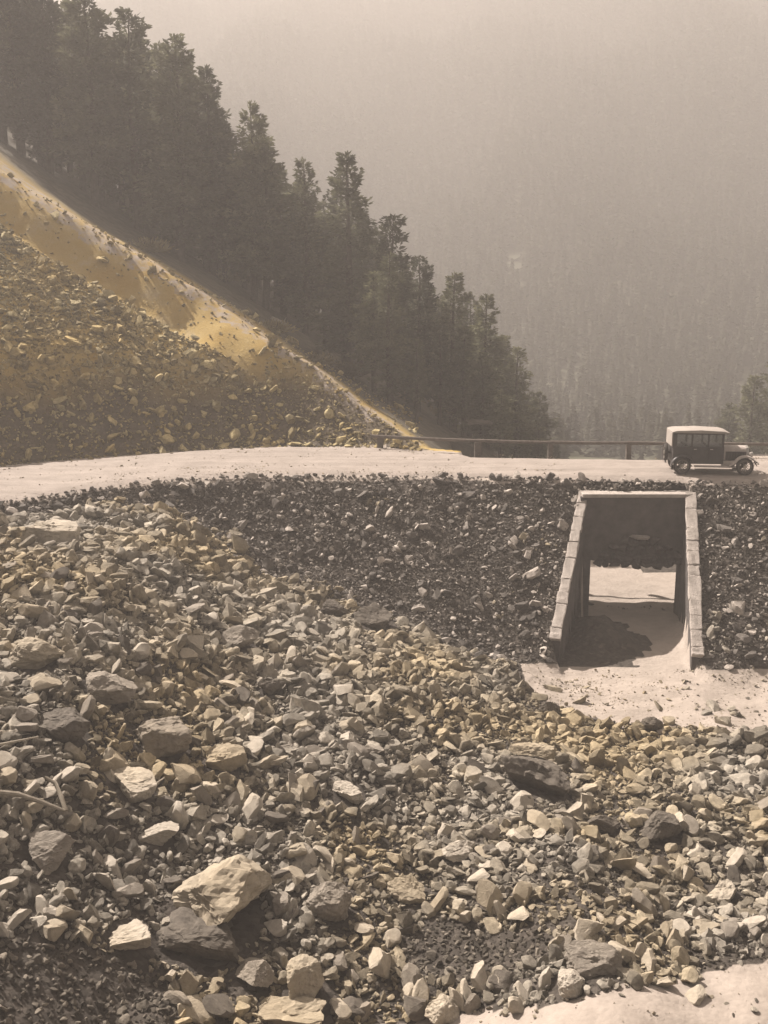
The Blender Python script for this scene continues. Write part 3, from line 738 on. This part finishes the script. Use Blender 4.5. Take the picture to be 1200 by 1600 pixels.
for i in order:
    st = STYLES[talus['idx'][i]]
    mt = ['pale', 'tan', 'grey', 'pale', 'tan', 'grey', 'pale', 'dark'][int(_hash(np.array(talus['x'][i] * 1000 // 1), np.array(talus['y'][i] * 1000 // 1), 5) * 7.999)]
    me = rock_mesh(int(talus['idx'][i]) + 1, st, 3, MATS[mt])
    o = obj('rock', me, None, (talus['x'][i], talus['y'][i], talus['z2'][i]), tuple(talus['rot'][i]), tuple(talus['scl'][i]))
    j = int(np.argmin(np.hypot(LP[:, 0] - talus['u'][i], LP[:, 1] - talus['v'][i])))
    sw = 'large ' if size[i] > size[order[60]] else ('small ' if size[i] < size[order[180]] else '')
    tag(o, '%s%s %s rock %s' % (sw, {'pale': 'pale', 'tan': 'tan', 'grey': 'grey', 'dark': 'dark'}[mt], shape_word[st], LAND[j][2]), 'rock', 'loose rocks in the gully talus')
def mass(name, key, mat, c, label, m=None):
    m = np.ones(len(c['x']), bool) if m is None else m
    scatter(name, rock_set(key, mat), np.stack([c['x'][m], c['y'][m], c['z2'][m]], 1), c['rot'][m], c['scl'][m], c['idx'][m], label)
mass('rubble', 'talus_stone', M_rock, talus, 'countless small broken stones covering the gully', ~single & ~talus['fine'])
mass('dark_gravel', 'dark_stone', M_gravel, talus, 'fine dark gravel in the hollows of the gully', ~single & talus['fine'])
mass('embankment_rubble', 'bank_stone', M_rock_bank, bank, 'small pale stones strewn over the dark embankment face')
mass('hillside_rubble', 'hill_stone', M_rock_hill, hill, 'yellowish broken stones on the cut slope above the road')
mass('grit', 'grit_stone', M_shade_grit, grit, 'fine broken grit darkened as shade, filling the gaps between the gully stones')
mass('pebbles', 'pebble_stone', M_rock_tan, pebbles, 'small loose pebbles on the sandy wash, the path and the road')
print('ROCKS', len(talus['x']), len(bank['x']), len(hill['x']))

# dead branches among the rocks
def branch(pix, rads, label, lift=0.12, forks=()):
    pts = [np.array(ground_hit(u, v)) + np.array([0, 0, lift]) for u, v in pix]
    root = pts[0].copy()
    mb = MB(); mb.tube([tuple(p - root) for p in pts], rads, 8)
    for fp, fr in forks:
        q = [np.array(ground_hit(u, v)) + np.array([0, 0, lift]) for u, v in fp]
        mb.tube([tuple(p - root) for p in q], fr, 8)
    tag(mb.build('dead_branch', M_deadwood, None, True, loc=tuple(root)), label, 'branch', 'dead branches among the rocks')
branch([(-40, 1262), (0, 1266), (30, 1268), (65, 1280), (103, 1294)], [.06, .06, .055, .05, .035], 'bleached forked dead branch lying on the rocks', 0.40,
       [([(105, 1294), (97, 1270), (88, 1250), (72, 1241)], [.045, .05, .045, .03])])
branch([(-40, 1196), (0, 1190), (62, 1177)], [.04, .035, .02], 'thin straight pale stick above the forked branch', 0.40)
branch([(208, 1266), (232, 1252), (258, 1234)], [.03, .028, .016], 'short pale stick among the shaded rocks', 0.3)

# ------------------------------------------------------------------ guard rail along the far road edge
def build_rail():
    root = empty('guard_rail', tuple(at_z(597, 700, 0)))
    O = Vector(root.location)
    tag(root, 'low log guard rail on short posts along the far road edge', 'guard rail')
    us = [(594, 703), (748, 711), (862, 714), (985, 715), (1110, 716), (1235, 717)]
    base = [Vector(at_z(u, v, 0.0)) + Vector((0, 0.45, 0)) for u, v in us]
    for i, b in enumerate(base):
        wdt = 0.3 if i < 2 else 0.22
        m = MB(); m.box(tuple(b - O + Vector((0, 0, 0.12))), (wdt, 0.24, 0.86 if i else 0.8), bev=0.03)
        m.build('post', M_wood, root)
    tops = [b - O + Vector((0, -0.02, 0.60)) for b in base]
    a = tops[0] + Vector((-0.35, -0.1, 0.0))
    chain = [a] + tops[1:]
    for p, q in zip(chain[:-1], chain[1:]):
        d = q - p
        m = MB(); m.tube([tuple(p - d * 0.02), tuple(p + d * 0.5 + Vector((0, 0, -0.02))), tuple(q + d * 0.02)], [.085, .075, .065], 8)
        m.build('rail', M_wood, root, True)
build_rail()

# ------------------------------------------------------------------ the car
def car_mats():
    d = {}
    d['body'] = simple('dusty_dark_paint', (0.045, 0.042, 0.042), (0.085, 0.078, 0.074), 2.5, 0.5, 0.1, 0.01, 0.4)
    d['roof'] = simple('pale_canvas_top', (0.34, 0.305, 0.27), (0.44, 0.395, 0.35), 4, 0.9, 0.3, 0.01)
    d['dusty_sunlit'] = simple('dusty_sunlit_metal', (0.42, 0.37, 0.33), (0.58, 0.52, 0.47), 4, 0.7, 0.2, 0.01, 0.4)  # dusty metal, paler to paint sunlight on the bonnet and front fenders
    d['tyre'] = simple('tyre_rubber', (0.035, 0.032, 0.03), (0.07, 0.062, 0.056), 6, 0.9, 0.2, 0.01)
    d['rim'] = simple('wheel_rim_paint', (0.12, 0.105, 0.09), (0.2, 0.18, 0.155), 6, 0.7, 0.1, 0.01)
    m, nt, b = newmat('window_glass'); b.inputs['Base Color'].default_value = (0.75, 0.76, 0.75, 1)
    b.inputs['Transmission Weight'].default_value = 0.9; b.inputs['Roughness'].default_value = 0.05; b.inputs['IOR'].default_value = 1.1
    d['glass'] = m
    m, nt, b = newmat('lamp_nickel'); b.inputs['Base Color'].default_value = (0.6, 0.57, 0.52, 1); b.inputs['Metallic'].default_value = 0.8; b.inputs['Roughness'].default_value = 0.3
    d['nickel'] = m
    return d

def build_car():
    M = car_mats()
    rear = at_z(1065, 741.5, 0.05); front = at_z(1163, 743.0, 0.05)
    mid = (rear + front) / 2; wb = float(np.linalg.norm((front - rear)[:2])); yaw = math.atan2(front[1] - rear[1], front[0] - rear[0])
    S = wb / 2.63
    W = 1.42; hy = W / 2
    root = empty('vintage_car', (mid[0] - math.sin(yaw) * hy * S, mid[1] + math.cos(yaw) * hy * S, 0.05), yaw); root.scale = (S, S, S)
    tag(root, 'dark boxy vintage car with a pale top driving on the road', 'car')
    xr, xf = -1.315, 1.315
    # body: cabin tub
    b = MB(); b.prism([(-1.74, .60), (-1.70, .46), (.42, .46), (.42, 1.20), (-1.72, 1.20)], -.66, .66, 'y', .03)
    body = b.build('body', M['body'], root, True)
    # pillars and header rails around the window openings
    p = MB()
    for sy in (-1, 1):
        for x0, x1 in ((-1.72, -1.58), (-.98, -.90), (-.30, -.22), (.30, .40)):
            p.box(((x0 + x1) / 2, sy * .63, 1.47), (x1 - x0, .06, .56), bev=.008)
        p.box((-.66, sy * .63, 1.765), (2.12, .06, .07), bev=.008)
    p.box((-1.70, 0, 1.30), (.05, 1.22, .22), bev=.008); p.box((-1.70, 0, 1.70), (.05, 1.22, .16), bev=.008)
    for y in (-.42, .42): p.box((-1.70, y, 1.5), (.05, .42, .24), bev=.008)
    p.box((.36, 0, 1.76), (.06, 1.22, .08), bev=.008)
    p.build('window_frame', M['body'], body, True)
    for sy in (-1, 1):
        for x0, x1 in ((-1.58, -.98), (-.90, -.30), (-.22, .30)):
            MB().box(((x0 + x1) / 2, sy * .63, 1.47), (x1 - x0, .008, .54)).build('window', M['glass'], body)
    MB().box((.37, 0, 1.46), (.008, 1.2, .52)).build('windscreen', M['glass'], body)
    for x in (-.94, -.26):
        for sy in (-1, 1):
            MB().box((x + .02, sy * .668, .86), (.012, .012, .62)).build('door_seam', M['tyre'], body)
            MB().box((x + .14, sy * .69, 1.10), (.12, .03, .03), bev=.008).build('door_handle', M['nickel'], body)
    # roof with rounded edges, overhanging at the front as a visor
    r = MB(); r.prism([(-1.80, 1.78), (.44, 1.80), (.62, 1.76), (.60, 1.82), (.36, 1.88), (-.6, 1.92), (-1.60, 1.89), (-1.80, 1.83)], -.70, .70, 'y', .03)
    r.build('roof', M['roof'], root, True)
    s = MB(); s.box((-1.775, 0, 1.5), (.06, 1.34, .60), bev=.02); s.build('rear_curtain', M['roof'], root)
    # seats seen through the glass
    for x in (-.95, -.05):
        q = MB(); q.box((x - .2, 0, .95), (.12, 1.1, .6), bev=.04); q.box((x + .05, 0, .72), (.5, 1.1, .18), bev=.04); q.build('seat', M['tyre'], root)
    # bonnet, radiator, cowl
    h = MB(); h.prism([(-.36, .62), (-.36, .98), (-.30, 1.10), (-.15, 1.17), (0, 1.19), (.15, 1.17), (.30, 1.10), (.36, .98), (.36, .62)], .42, 1.42, 'x')
    h.bm.verts.ensure_lookup_table()
    for v in h.bm.verts:
        if v.co.x < .5: v.co.y *= 1.22; v.co.z = .62 + (v.co.z - .62) * 1.02
    h.build('bonnet', M['dusty_sunlit'], root, True)
    sd = MB()
    for sy in (-1, 1):
        sd.box((.94, sy * .405, .80), (.92, .05, .36), rot=None, bev=.01)
    sd.build('bonnet_side', M['body'], root)
    for k in range(7):
        MB().box((.62 + k * .11, -.435, .82), (.03, .015, .24)).build('louvre', M['tyre'], root)
    g = MB(); g.prism([(-.33, .55), (-.34, 1.0), (-.28, 1.13), (0, 1.21), (.28, 1.13), (.34, 1.0), (.33, .55)], 1.42, 1.53, 'x', .02)
    g.build('radiator', M['nickel'], root, True)
    MB().box((1.537, 0, .84), (.01, .52, .5)).build('radiator_core', M['tyre'], root)
    # chassis, running boards, bumper
    c = MB(); c.box((0, 0, .46), (3.0, .7, .10)); c.build('chassis', M['tyre'], root)
    for sy in (-1, 1):
        MB().box((.06, sy * .70, .37), (1.72, .28, .05), bev=.012).build('running_board', M['dusty_sunlit'], root)
        MB().box((.62, sy * .60, .50), (.56, .08, .22), bev=.01).build('splash_apron', M['dusty_sunlit'], root)
    MB().tube([(1.86, -.72, .50), (1.92, -.4, .50), (1.93, 0, .50), (1.92, .4, .50), (1.86, .72, .50)], [.035] * 5, 8).build('bumper', M['nickel'], root, True)
    for sy in (-.35, .35): MB().tube([(1.45, sy, .48), (1.92, sy, .50)], [.02, .02], 6).build('bumper_bracket', M['tyre'], root)
    # fenders: curved strips over the wheels
    def fender(cx, sy, a0, a1, tail, mat):
        y0, y1 = sy * .50, sy * .86; R = .47; prof = []
        for k in range(13):
            a = math.radians(a0 + (a1 - a0) * k / 12); prof.append((cx + R * math.cos(a), .36 + R * math.sin(a)))
        prof += tail
        m = MB(); outer = prof; n = len(outer)
        vs = []
        for (x, z) in outer:
            vs.append([m.bm.verts.new((x, y0, z)), m.bm.verts.new((x, (y0 + y1) / 2, z + .03)), m.bm.verts.new((x, y1, z - .03))])
        for i in range(n - 1):
            for j in range(2): m.bm.faces.new((vs[i][j], vs[i + 1][j], vs[i + 1][j + 1], vs[i][j + 1]))
        o = m.build('fender', mat, root, True); md = o.modifiers.new('thickness', 'SOLIDIFY'); md.thickness = .025; md.offset = 0
    for sy in (-1, 1):
        fender(xf, sy, 10, 150, [(.78, .50), (.62, .40)], M['dusty_sunlit'])
        fender(xr, sy, 20, 190, [], M['body'])
    # wheels
    def wheel(c, axis='y', nm='wheel'):
        t = MB(); t.lathe([(.29, -.06), (.34, -.075), (.37, -.045), (.375, 0), (.37, .045), (.34, .075), (.29, .06), (.29, -.06)], (0, 0, 0), axis, 28)
        rot = (0, 0, 0)
        w = empty(nm, c); w.parent = root
        t.build('tyre', M['tyre'], w, True)
        q = MB(); q.lathe([(.23, -.045), (.295, -.05), (.295, .05), (.23, .045), (.23, -.045)], (0, 0, 0), axis, 28); q.build('rim', M['rim'], w, True)
        q = MB(); q.lathe([(.001, -.07), (.07, -.07), (.08, .0), (.07, .07), (.001, .07)], (0, 0, 0), axis, 16); q.build('hub', M['nickel'], w, True)
        for k in range(12):
            a = 2 * math.pi * k / 12; ca, sa = math.cos(a), math.sin(a)
            e0, e1 = ((.06 * ca, 0, .06 * sa), (.25 * ca, 0, .25 * sa)) if axis == 'y' else ((0, .06 * ca, .06 * sa), (0, .25 * ca, .25 * sa))
            MB().tube([e0, e1], [.016, .012], 5).build('spoke', M['rim'], w)
    for x in (xr, xf):
        for sy in (-1, 1): wheel((x, sy * .68, .375))
    wheel((-1.93, 0, .86), 'x', 'spare_wheel')
    MB().tube([(-1.72, 0, .86), (-1.9, 0, .86)], [.05, .05], 8).build('spare_bracket', M['tyre'], root)
    for sy in (-1, 1):
        m = MB(); m.lathe([(.001, -.10), (.06, -.09), (.10, -.03), (.115, .05), (.115, .07), (.001, .09)], (0, 0, 0), 'x', 18)
        m.build('headlamp', M['nickel'], root, True, loc=(1.60, sy * .36, .86))
    MB().tube([(1.60, -.6, .72), (1.60, .6, .72)], [.018, .018], 6).build('lamp_bar', M['nickel'], root)
build_car()

# ------------------------------------------------------------------ conifers
def conifer_mesh(seed, H, fat=1.0, bare=0.12, dens=1.0, card=1.0):
    R = random.Random(seed)
    tv = MB(); lean = (R.uniform(-.03, .03), R.uniform(-.03, .03))
    ctr = lambda z: Vector((lean[0] * z + .10 * math.sin(z * .35 + seed), lean[1] * z + .10 * math.cos(z * .3 + seed), z))
    n = 9; tv.tube([tuple(ctr(H * i / n - (0.6 if i == 0 else 0))) for i in range(n + 1)], [max(.02, .020 * H * (1 - .93 * i / n)) for i in range(n + 1)], 7)
    V, F = [], []
    def blade(p, d, ln, w):
        side = Vector((R.gauss(0, 1), R.gauss(0, 1), R.gauss(0, .6))); side = d.cross(side)
        if side.length < 1e-4: return
        side = side.normalized() * w; i = len(V)
        V.extend([p - side * .5, p + d * ln * .55 - side, p + d * ln, p + d * ln * .5 + side])
        F.append((i, i + 1, i + 2, i + 3))
    z = bare * H; Lmax = .165 * H * fat
    nb = int(150 * (1 - bare))
    for ib in range(nb):
        t = ((ib + R.random()) / nb) ** 1.12; z = H * (bare + (1 - bare) * .985 * t)
        lump = .78 + .34 * math.sin(t * 19 + seed * 2.1) * math.sin(t * 7 + seed)
        L0 = Lmax * (1 - t) ** 0.60 * min(1, .5 + t * 3.5) * lump + .25
        if R.random() < .94:
            a = R.uniform(0, 6.283); L = L0 * R.uniform(.55, 1.25); rise = .45 - .85 * (1 - t) * R.uniform(.2, 1.0)
            dirv = Vector((math.cos(a), math.sin(a), rise)).normalized(); p0 = ctr(z)
            m = max(2, int(L / .30)); pts = []
            for j in range(m + 1):
                s = j / m; pts.append(p0 + dirv * L * s + Vector((0, 0, -.16 * L * s * s + .10 * L * s ** 3)))
            tv.tube([tuple(q) for q in (pts[0], pts[m // 2], pts[-1])], [.035 * (1 - t) + .012, .02 * (1 - t) + .008, .004], 3, False)
            for j in range(1, m + 1):
                s = j / m; wid = (.7 * (1 - s) + .34) * min(1, L)
                for q in range(int((11 + 6 * (1 - s)) * dens)):
                    lat = Vector((-math.sin(a), math.cos(a), 0)) * R.gauss(0, 1) * wid * .42
                    p = pts[j] + lat + Vector((0, 0, R.uniform(-.30, .16)))
                    d = (dirv * R.uniform(.2, 1) + lat.normalized() * R.uniform(0, .9) + Vector((0, 0, R.uniform(-.6, .5)))).normalized()
                    blade(p, d, R.uniform(.20, .42) * card, R.uniform(.04, .09) * card)
    for q in range(14): blade(ctr(H * .965) + Vector((R.gauss(0, .05), R.gauss(0, .05), R.uniform(0, .03) * H)), Vector((R.gauss(0, .5), R.gauss(0, .5), 1)).normalized(), .35, .06)
    return tv.mesh('trunk', M_bark, True), mesh_np('crown', V, F, M_needle)

PROTO = [conifer_mesh(60 + i, 15.0, f, b, d_, c_) for i, (f, b, d_, c_) in enumerate([(1.0, .10, 1, 1.2), (1.2, .16, 1, 1.25), (.85, .12, 1, 1.15), (1.35, .22, .9, 1.35), (1.05, .30, .85, 1.3), (.75, .08, 1, 1.1)])]
print('TREE TRIS', [2 * len(c.polygons) for t, c in PROTO])

def plant_tree(x, y, h, k, label, group, rz=None, wide=1.0):
    z = float(height(x, y))
    root = empty('conifer', (x, y, z - 0.1), random.uniform(0, 6.28) if rz is None else rz)
    s = h / 15.0; root.scale = (s * wide, s * wide, s)
    tag(root, label, 'tree', group)
    t, c = PROTO[k % len(PROTO)]
    obj('trunk', t, root); obj('crown', c, root)

SIL = [(-200, -110), (0, -90), (150, -30), (235, 30), (290, 55), (335, 105), (372, 230), (400, 160), (440, 240), (480, 248), (510, 290), (540, 240), (575, 310), (612, 335), (650, 400), (700, 425), (730, 440), (765, 460), (800, 525), (835, 590), (865, 650), (900, 690)]
silu, silv = np.array(SIL)[:, 0], np.array(SIL)[:, 1]
def tree_at(u, D, vtop, k, label, group, wide=1.0):
    x = (u - 600) / FPX * D * 1.02; z = float(height(x, D))
    xx = at_y(u, 500, D)[0]; zt = at_y(u, vtop, D)[2]; h = zt - float(height(xx, D))
    if h < 2.2: return
    plant_tree(xx, D, h, k, label, group, wide=wide)
FRONT = [
    (25, 66, -60, 3, 'tall dark conifer rising past the top edge beside the frame edge', 1.0),
    (95, 66, -45, 0, 'tall conifer whose top leaves the frame above the dark slope rib', 1.0), (160, 63, -30, 1, 'wide conifer whose top just leaves the frame', .95),
    (222, 64, 12, 4, 'bushy conifer whose tip reaches nearly to the top edge', 1.0), (288, 62, 52, 0, 'pointed conifer with its tip against the pale sky', 1.0),
    (336, 64, 104, 2, 'slim conifer leaning out beside the pointed conifer', 1.0), (400, 63, 158, 1, 'stout conifer standing clear against the sky with a rounded top', .9),
    (478, 66, 246, 5, 'narrow conifer in the dip of the tree line', 1.1), (540, 60, 238, 2, 'lone spired conifer with a bare leader in the middle of the stand', 1.25),
    (610, 60, 334, 4, 'ragged conifer with layered branches downhill of the spired one', 1.1), (655, 62, 398, 0, 'mid-sized conifer below the ragged layered one', 1.1),
    (708, 62, 424, 5, 'conifer above the middle of the guard rail', 1.3), (765, 64, 458, 2, 'last tall conifer at the downhill end of the stand', 1.3),
    (812, 70, 540, 0, 'small conifer beyond the downhill end of the stand', 1.2), (848, 74, 610, 1, 'lowest small conifer at the valley end of the tree line', 1.2)]
for (u, D, vt, k, lab, w) in FRONT: tree_at(u, D + (8 if u < 420 else 5 if u < 600 else 2), vt, k, lab, None, w * (1.22 if u < 420 else 1.1))
REFS = [(25, 'the tall conifer beside the frame edge'), (95, 'the conifer above the dark slope rib'), (160, 'the wide conifer at the top edge'), (222, 'the bushy conifer'), (288, 'the pointed conifer'),
        (336, 'the slim leaning conifer'), (400, 'the stout rounded conifer'), (478, 'the narrow conifer in the dip'), (540, 'the spired conifer'), (610, 'the ragged layered conifer'), (655, 'the mid-sized conifer below the ragged one'),
        (708, 'the conifer above the guard rail'), (765, 'the last tall conifer'), (812, 'the small downhill conifer'), (848, 'the lowest conifer at the valley end')]
def near_tree(u): return min(REFS, key=lambda q: abs(q[0] - u))[1]
tr = random.Random(21)
for D0, step, off, lab in ((61, 34, 40, 'dark front-rank conifer close to '), (74, 27, 10, 'middle-rank conifer just behind '), (84, 32, 22, 'hazy back-rank conifer farther behind '), (96, 40, 26, 'faint conifer deepest in the stand behind ')):
    u = -10 + tr.uniform(0, 20)
    while u < 880:
        D = D0 + tr.uniform(-3, 5) + (6 if u < 200 and D0 < 65 else 0)
        vt = float(np.interp(u, silu, silv)) + off + abs(tr.gauss(0, 70 if D0 < 65 else 32))
        if D0 >= 65 or u > 560: tree_at(u, D, vt, tr.randint(0, 5), lab + near_tree(u), 'conifers of the hillside stand', tr.uniform(0.95, 1.4))
        u += step * tr.uniform(.7, 1.3)
for (u, D, vt, k) in ((1152, 86, 628, 1), (1188, 82, 585, 0), (1225, 84, 560, 3), (1262, 82, 540, 2), (1300, 86, 520, 4)):
    tree_at(u, D, vt, k, {1152: 'short conifer just behind the car bonnet', 1188: 'conifer beyond the car close to the frame edge'}.get(u, 'conifer half out of frame behind the car'), 'conifers behind the car', 1.2)

# shrubs along the crest of the cut slope
def shrub_mesh(seed):
    R = random.Random(seed); V, F = [], []
    for k in range(700):
        d = Vector((R.gauss(0, 1), R.gauss(0, 1), abs(R.gauss(0, .8)) + .1)).normalized(); p = Vector((R.gauss(0, .28), R.gauss(0, .28), 0)) + d * R.uniform(.15, .75)
        s = d.cross(Vector((R.gauss(0, 1), R.gauss(0, 1), R.gauss(0, 1)))).normalized() * .035; i = len(V)
        V.extend([p - s, p + d * .12 - s * 1.4, p + d * .24, p + d * .12 + s * 1.4]); F.append((i, i + 1, i + 2, i + 3))
    st = MB()
    for k in range(7):
        a = R.uniform(0, 6.28); st.tube([(0, 0, -.1), (.25 * math.cos(a), .25 * math.sin(a), .35), (.4 * math.cos(a), .4 * math.sin(a), .7)], [.03, .02, .008], 4)
    return mesh_np('leaves', V, F, M_grass), st.mesh('stem', M_bark)
SH = [shrub_mesh(i) for i in range(4)]
for (u, v, s, k, lab) in ((720, 662, 1.5, 0, 'pale dry shrub above the guard rail at the slope foot'), (690, 655, 1.2, 1, 'dry shrub just uphill of the pale one by the rail'), (640, 628, 1.0, 2, 'dry shrub on the slope crest below the stand'),
                          (545, 588, 1.2, 3, 'dry shrub on the crest under the spired conifer'), (500, 570, .9, 0, 'low dry shrub midway up the slope crest'), (430, 520, 1.0, 1, 'low shrub at the crest bend under the stout conifer'),
                          (350, 440, 1.3, 2, 'dry shrub high on the crest under the pointed conifer'), (235, 395, 1.2, 3, 'dry shrub at the top of the slope trough'), (760, 690, 1.1, 2, 'small shrub behind the second rail post')):
    x, y, z = ground_hit(u, v)
    r = empty('shrub', (x, y, z), u * .1); r.scale = (s, s, s * .9); tag(r, lab, 'shrub', 'dry shrubs along the slope crest')
    obj('foliage', SH[k][0], r); obj('stem', SH[k][1], r)
for (pa, pb, lab) in (((300, 398), (350, 440), 'pale fallen log lying below the pointed conifer'), ((425, 500), (452, 512), 'short pale fallen log lying below the stout conifer')):
    a, b = np.array(ground_hit(*pa)), np.array(ground_hit(*pb)); dd = b - a; dd = dd * min(1.0, 5.0 / np.linalg.norm(dd))
    m = MB(); m.tube([(0, 0, 0.1), tuple(dd * .5 + np.array([0, 0, .12])), tuple(dd + np.array([0, 0, .08]))], [.14, .12, .07], 8); m.tube([tuple(dd * .6), tuple(dd * .6 + np.array([.25, -.1, .45]))], [.05, .015], 6)
    tag(m.build('fallen_log', M_deadwood, None, True, loc=tuple(a)), lab, 'log', 'fallen logs in the stand')

# ------------------------------------------------------------------ far forest: one mass
def far_tree(seed):
    R = random.Random(seed); V, F = [], []
    for k in range(70):
        t = R.random() ** .8; z = .08 + .92 * t; r = .17 * (1 - t) + .01; a = R.uniform(0, 6.28)
        d = Vector((math.cos(a), math.sin(a), -.35)); p = Vector((0, 0, z)); s = Vector((-math.sin(a), math.cos(a), 0)) * (.055 + .05 * (1 - t)); i = len(V)
        V.extend([p + Vector((0, 0, .04)), p + d * r - s, p + d * r * 1.35, p + d * r + s]); F.append((i, i + 1, i + 2, i + 3))
    return mesh_np('far_conifer_shape', V, F, M_needle_far)
fc = bpy.data.collections.new('far_conifer')
for i in range(5): fc.objects.link(bpy.data.objects.new('far_conifer_shape', far_tree(i)))
n = 36000
fy = 112 + (700 - 112) * rng.uniform(0, 1, n) ** 0.75; fx = rng.uniform(-.42, .50, n) * fy
keep = (fbm(fx, fy * .35, 26, 3, 91) > -.55) 
fx, fy = fx[keep], fy[keep]; n = len(fx); fh = rng.uniform(7, 13.5, n) * (0.42 + 0.58 * sstep(140, 400, fy))
scatter('distant_forest', fc, np.stack([fx, fy, height(fx, fy) - .3], 1), np.stack([rng.normal(0, .03, n), rng.normal(0, .03, n), rng.uniform(0, 6.28, n)], 1), np.stack([fh * rng.uniform(.8, 1.2, n)] * 2 + [fh], 1), rng.integers(0, 5, n), 'distant hazy conifer forest covering the mountainside')

# ------------------------------------------------------------------ haze
hz = MB(); hz.box((20, 385, 94), (960, 806, 228))
me = hz.mesh('haze', M_ground); me.materials.clear()
mh = bpy.data.materials.new('valley_haze'); mh.use_nodes = True; mh.node_tree.nodes.clear()
ho = mh.node_tree.nodes.new('ShaderNodeOutputMaterial'); hv = mh.node_tree.nodes.new('ShaderNodeVolumePrincipled')
hv.inputs['Color'].default_value = (0.99, 0.93, 0.87, 1); hv.inputs['Density'].default_value = 0.0028; hv.inputs['Anisotropy'].default_value = 0.1
mh.node_tree.links.new(hv.outputs[0], ho.inputs['Volume']); me.materials.append(mh)
tag(obj('haze', me), 'warm pale haze filling the valley', kind='stuff')
